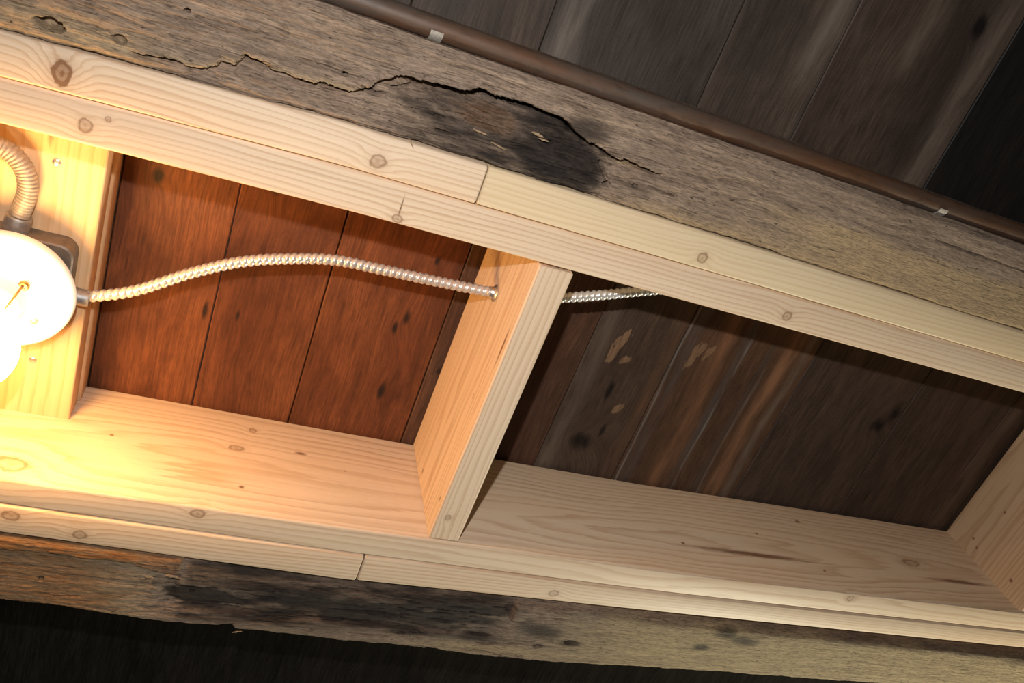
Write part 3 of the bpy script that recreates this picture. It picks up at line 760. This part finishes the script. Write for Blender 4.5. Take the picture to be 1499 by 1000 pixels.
# ------------------------------------------------------------------ lamp
LX, LY = -0.187, 0.461
lamp = link('ceiling_lamp', None, None, None, (LX, LY, ZJ + 0.112))
tag(lamp, 'round white porcelain lamp holder with glowing bulb on steel junction box', 'lamp')
def rbox(name, hx, hy, z0, z1, r, seg=6):
    V = []; F = []
    ring = []
    for cx_, cy_, s in ((hx - r, hy - r, 0), (-hx + r, hy - r, 90), (-hx + r, -hy + r, 180), (hx - r, -hy + r, 270)):
        for k in range(seg + 1):
            t = math.radians(s + 90 * k / seg); ring.append((cx_ + r * math.cos(t), cy_ + r * math.sin(t)))
    n = len(ring)
    e = 0.0015
    for sc, z in ((1 - e / hx, z0), (1, z0 + e), (1, z1)):
        V += [(a * sc, b * sc, z) for a, b in ring]
    for i in range(2):
        for j in range(n): F.append((i * n + j, i * n + (j + 1) % n, (i + 1) * n + (j + 1) % n, (i + 1) * n + j))
    F.append(tuple(range(n - 1, -1, -1))); F.append(tuple(2 * n + j for j in range(n)))
    me = mesh(name, V, F); me.shade_smooth(); me.set_sharp_from_angle(angle=math.radians(30))
    return me
box = link('junction_box', rbox('junction_box', 0.051, 0.051, -0.024, 0.0, 0.014), lamp, M_box)
box['label'] = 'grimy steel junction box with rounded corners'
ko = lathe('knockout', [(0.0, -0.0008), (0.010, -0.0008), (0.0105, 0.0), (0.0085, 0.0003), (0.0, 0.0003)], 24)
for kx, ky, rot in ((0.0, -0.0512, (math.radians(90), 0, 0)), (0.0512, -0.026, (0, math.radians(90), 0))):
    o = link('knockout', ko, box, M_box, (kx, ky, -0.0115), rot)
ring_me = rbox('extension_ring', 0.046, 0.046, -0.034, -0.024, 0.022)
o = link('cover_ring', ring_me, lamp, M_box)
def porcelain():
    n = NT('white_porcelain'); n.coords()
    f = n.noise(n.P, 40, 3)
    n.bsdf(Base_Color=n.mix(f, (0.84, 0.83, 0.79), (0.88, 0.87, 0.84)), Roughness=0.22)
    return n.mat
M_por = porcelain()
disc = lathe('porcelain_base', [(0.0, -0.034), (0.056, -0.034), (0.0605, -0.0355), (0.0615, -0.039), (0.0605, -0.0435), (0.058, -0.0462), (0.054, -0.0470), (0.046, -0.0485), (0.034, -0.052),
                                (0.027, -0.056), (0.0235, -0.062), (0.0225, -0.074), (0.0215, -0.078), (0.019, -0.079), (0.0185, -0.070), (0.0, -0.070)], 64)
o = link('porcelain_base', disc, lamp, M_por); o['label'] = 'round white porcelain dish'
def bulb_mat():
    n = NT('lit_bulb_glass'); n.coords()
    n.bsdf(Base_Color=(0.9, 0.9, 0.88), Roughness=0.3)
    n.b.inputs['Emission Color'].default_value = (1.0, 0.535, 0.165, 1)
    n.b.inputs['Emission Strength'].default_value = 98.0
    return n.mat
zb = -0.147        # bulb centre below the box top
bp = [(0.0, zb - 0.040)]
for k in range(1, 13):
    t = math.radians(-90 + k * 11.5); bp.append((0.040 * math.cos(t), zb + 0.040 * math.sin(t)))
bp += [(0.0275, zb + 0.034), (0.021, zb + 0.048), (0.0155, zb + 0.062), (0.014, zb + 0.070), (0.0, zb + 0.070)]
bl = link('bulb', lathe('bulb', bp, 32), lamp, bulb_mat()); bl['label'] = 'glowing light bulb'
cap = link('bulb_cap', lathe('bulb_cap', [(0.0, zb + 0.066), (0.0138, zb + 0.066), (0.0145, zb + 0.068), (0.0135, zb + 0.071), (0.0145, zb + 0.074), (0.0135, zb + 0.077), (0.0, zb + 0.078)], 24), lamp, M_steel)
# pull chain switch: bushing + bead chain, mounting screws
bush = lathe('chain_bushing', [(0.0, 0.0), (0.0050, 0.0), (0.0050, -0.0025), (0.0038, -0.004), (0.0022, -0.004), (0.0022, -0.001), (0.0, -0.001)], 20)
M_brass = simple_mat('tarnished_brass', (0.35, 0.23, 0.11), 0.35, 0.9, 0.2, 200)
BX, BY, BZ = 0.0185, -0.0185, -0.0570
link('chain_bushing', bush, lamp, M_brass, (BX, BY, BZ))
V = []; F = []
bm = bmesh.new()
for k in range(17):
    mt = Matrix.Translation((BX - 0.0008 - 0.00012 * k, BY, BZ - 0.003 - 0.0030 * k))
    bmesh.ops.create_uvsphere(bm, u_segments=8, v_segments=6, radius=0.0013, matrix=mt)
me = bpy.data.meshes.new('pull_chain'); bm.to_mesh(me); bm.free()
o = link('pull_chain', me, lamp, M_brass); o['label'] = 'thin beaded pull chain'
scr = lathe('screw', [(0.0, -0.0022), (0.0016, -0.0021), (0.0032, -0.0013), (0.0038, 0.0), (0.0, 0.0)], 20)
for sx, sy in ((0.0290, 0.0215), (-0.0290, -0.0215)):
    link('screw', scr, lamp, M_zinc, (sx, sy, -0.0512))
# nails in the lamp board (local frame of the flat board: rotated 90 deg)
nail = lathe('screw_head', [(0.0, -0.0016), (0.0024, -0.0016), (0.0038, -0.0007), (0.0042, 0.0006), (0.0, 0.0006)], 20)
for wx, wy in ((-0.1653, 0.3367), (-0.1651, 0.562)):
    p = fb.matrix_basis.inverted() @ Vector((wx, wy, ZJ + 0.112))
    o = link('screw_head', nail, fb, M_steel, p)

# ------------------------------------------------------------------ flexible conduits
def conn_mesh(r0, r1, L):
    return lathe('connector', [(0.0, 0.0), (r0, 0.0), (r0, L * 0.30), (r0 * 0.9, L * 0.34), (r1 * 1.18, L * 0.36), (r1 * 1.18, L * 0.92), (r1 * 1.08, L), (r1 * 0.9, L), (0.0, L)], 24)
def to_local(pts, base): return [(p[0] - base[0], p[1] - base[1], p[2] - base[2]) for p in pts]
M_flexw = simple_mat('sooty_galvanised_steel', (0.27, 0.24, 0.21), 0.5, 0.35, 0.2, 150)
zc = ZJ + 0.104
c1 = [(-0.190, 0.402, zc), (-0.187, 0.385, zc), (-0.184, 0.365, zc), (-0.189, 0.346, zc), (-0.202, 0.333, zc), (-0.219, 0.328, zc), (-0.240, 0.326, zc + 0.001), (-0.262, 0.326, zc + 0.001)]
# slightly above the board underside: the run lies against the board
zc2 = 0.1005
c1 = [(a, b, ZJ + zc2 - 0.0006) for a, b, c in c1]
base = (-0.190, 0.402, ZJ + zc2)
cd = link('flexible_conduit', None, None, None, base)
tag(cd, 'thick flexible conduit curling up from the junction box to the board edge', 'conduit', 'flexible metal conduits')
link('hose', corrugated('hose', to_local(c1, base), 0.0088, 0.0005, 0.0034, True, 20), cd, M_flexw)
o = link('connector', conn_mesh(0.0118, 0.0100, 0.017), cd, M_zinc, (-0.001, 0.0085, 0.0), (math.radians(90), 0, math.radians(8)))
o['label'] = 'grey screw connector'

c2 = [(-0.128, 0.4665, 0.098), (-0.1145, 0.463, 0.098), (-0.0768, 0.4485, 0.102), (-0.0288, 0.4168, 0.105), (0.0145, 0.3922, 0.105), (0.0600, 0.3744, 0.102), (0.1074, 0.3622, 0.100), (0.158, 0.3582, 0.096), (0.2190, 0.3553, 0.0935), (0.286, 0.3520, 0.0933),
      (0.325, 0.3470, 0.0925), (0.36, 0.338, 0.091), (0.41, 0.3205, 0.090), (0.4750, 0.2965, 0.090), (0.540, 0.2765, 0.090)]
base = (-0.128, 0.4665, ZJ + 0.098)
M_flex = simple_mat('bright_cable_armour', (0.66, 0.63, 0.60), 0.33, 0.55, 0.1, 200)
cd2 = link('flexible_conduit', None, None, None, base)
tag(cd2, 'slim shiny armoured cable arching from lamp box through the blocking', 'conduit', 'flexible metal conduits')
link('hose', corrugated('hose', [(a + 0.128, b - 0.4665, c - 0.098) for a, b, c in c2], 0.0054, 0.0009, 0.0070, True, 18, 0.8), cd2, M_flex)
o = link('connector', conn_mesh(0.0098, 0.0074, 0.018), cd2, M_zinc, (-0.0078, 0.0008, 0), (0, math.radians(90), 0))
o['label'] = 'small grey connector at the lamp box'
o = link('bushing', lathe('bushing', [(0.0, 0.0), (0.0062, 0.0), (0.0066, 0.004), (0.0085, 0.0065), (0.0098, 0.0072), (0.0098, 0.0082), (0.0, 0.0082)], 24), cd2, M_steel, (0.2783 + 0.128, 0.3524 - 0.4665, 0.0933 - 0.098), (0, math.radians(90), 0))
o['label'] = 'flared steel bushing at the hole in the blocking'

# drill the blocking where the armoured cable passes through
blk = bpy.data.objects['blocking']
cut = link('drill', lathe('drill', [(0.0, -0.06), (0.0076, -0.06), (0.0076, 0.06), (0.0, 0.06)], 24), None, None, (0.306, 0.3497, ZJ + 0.0931), (0, math.radians(90), math.radians(-5)))
md = blk.modifiers.new('hole', 'BOOLEAN'); md.operation = 'DIFFERENCE'; md.object = cut; md.solver = 'EXACT'
bpy.context.view_layer.update()
nm = bpy.data.meshes.new_from_object(blk.evaluated_get(bpy.context.evaluated_depsgraph_get()))
nm.shade_flat(); blk.modifiers.clear(); blk.data = nm
bpy.data.objects.remove(cut, do_unlink=True)

# loose slivers of torn wood hanging from the old beams
def sliver(parent, x, y, z, L, w, ang, tilt, mat, seed):
    rnd = random.Random(seed)
    V = []; F = []; n = 6
    for k in range(n + 1):
        t = k / n; ww = w * (0.10 + 0.8 * math.sin(math.pi * min(1, 0.15 + 0.8 * t)) ) * (0.75 + 0.5 * rnd.random()) * 0.5
        th = 0.0006 * (1.2 - t)
        b = w * 0.4 * (rnd.random() - 0.5)
        V += [(L * (t - 0.5), b - ww, 0), (L * (t - 0.5), b + ww, 0), (L * (t - 0.5), b + ww * 0.6, -th), (L * (t - 0.5), b - ww * 0.6, -th)]
    for k in range(n):
        for j in range(4):
            F.append((k * 4 + j, k * 4 + (j + 1) % 4, k * 4 + 4 + (j + 1) % 4, k * 4 + 4 + j))
    F += [(3, 2, 1, 0), (n * 4, n * 4 + 1, n * 4 + 2, n * 4 + 3)]
    p = parent.location
    o = link('sliver', mesh('sliver', V, F), parent, mat, (x - p[0], y - p[1], ZJ + z - p[2]), (0, math.radians(tilt), math.radians(ang)))
    o['label'] = 'torn sliver of paler wood'
M_sl = simple_mat('torn_wood', (0.24, 0.16, 0.095), 0.8, 0.0, 0.5, 400)
for q, (x, y, z, L, w, a, t) in enumerate([(0.236, 0.150, -0.003, 0.012, 0.0028, 6, 4), (0.243, 0.153, -0.003, 0.010, 0.002, 2, 5), (-0.010, 0.1585, -0.008, 0.022, 0.003, 4, 3),
        (-0.030, 0.1660, -0.008, 0.012, 0.0022, 10, 3), (0.022, 0.1635, -0.008, 0.016, 0.0022, 3, 3), (0.185, 0.163, -0.004, 0.014, 0.0018, 8, 4), (0.205, 0.170, -0.004, 0.016, 0.0018, 10, 4), (0.129, 0.190, -0.007, 0.008, 0.0014, 50, 12)]):
    sliver(ub, x, y, z, L, w, a, t, M_sl, q)
for q, (x, y, z, L, w, a, t) in enumerate([(0.020, 0.7285, -0.009, 0.016, 0.004, 3, 4), (-0.004, 0.736, -0.006, 0.010, 0.004, 5, 4), (0.0, 0.752, -0.005, 0.012, 0.004, 8, 4), (0.104, 0.8095, -0.005, 0.012, 0.0025, -28, 10)]):
    sliver(lb, x, y, z, L, w, a, t, M_sl, 40 + q)
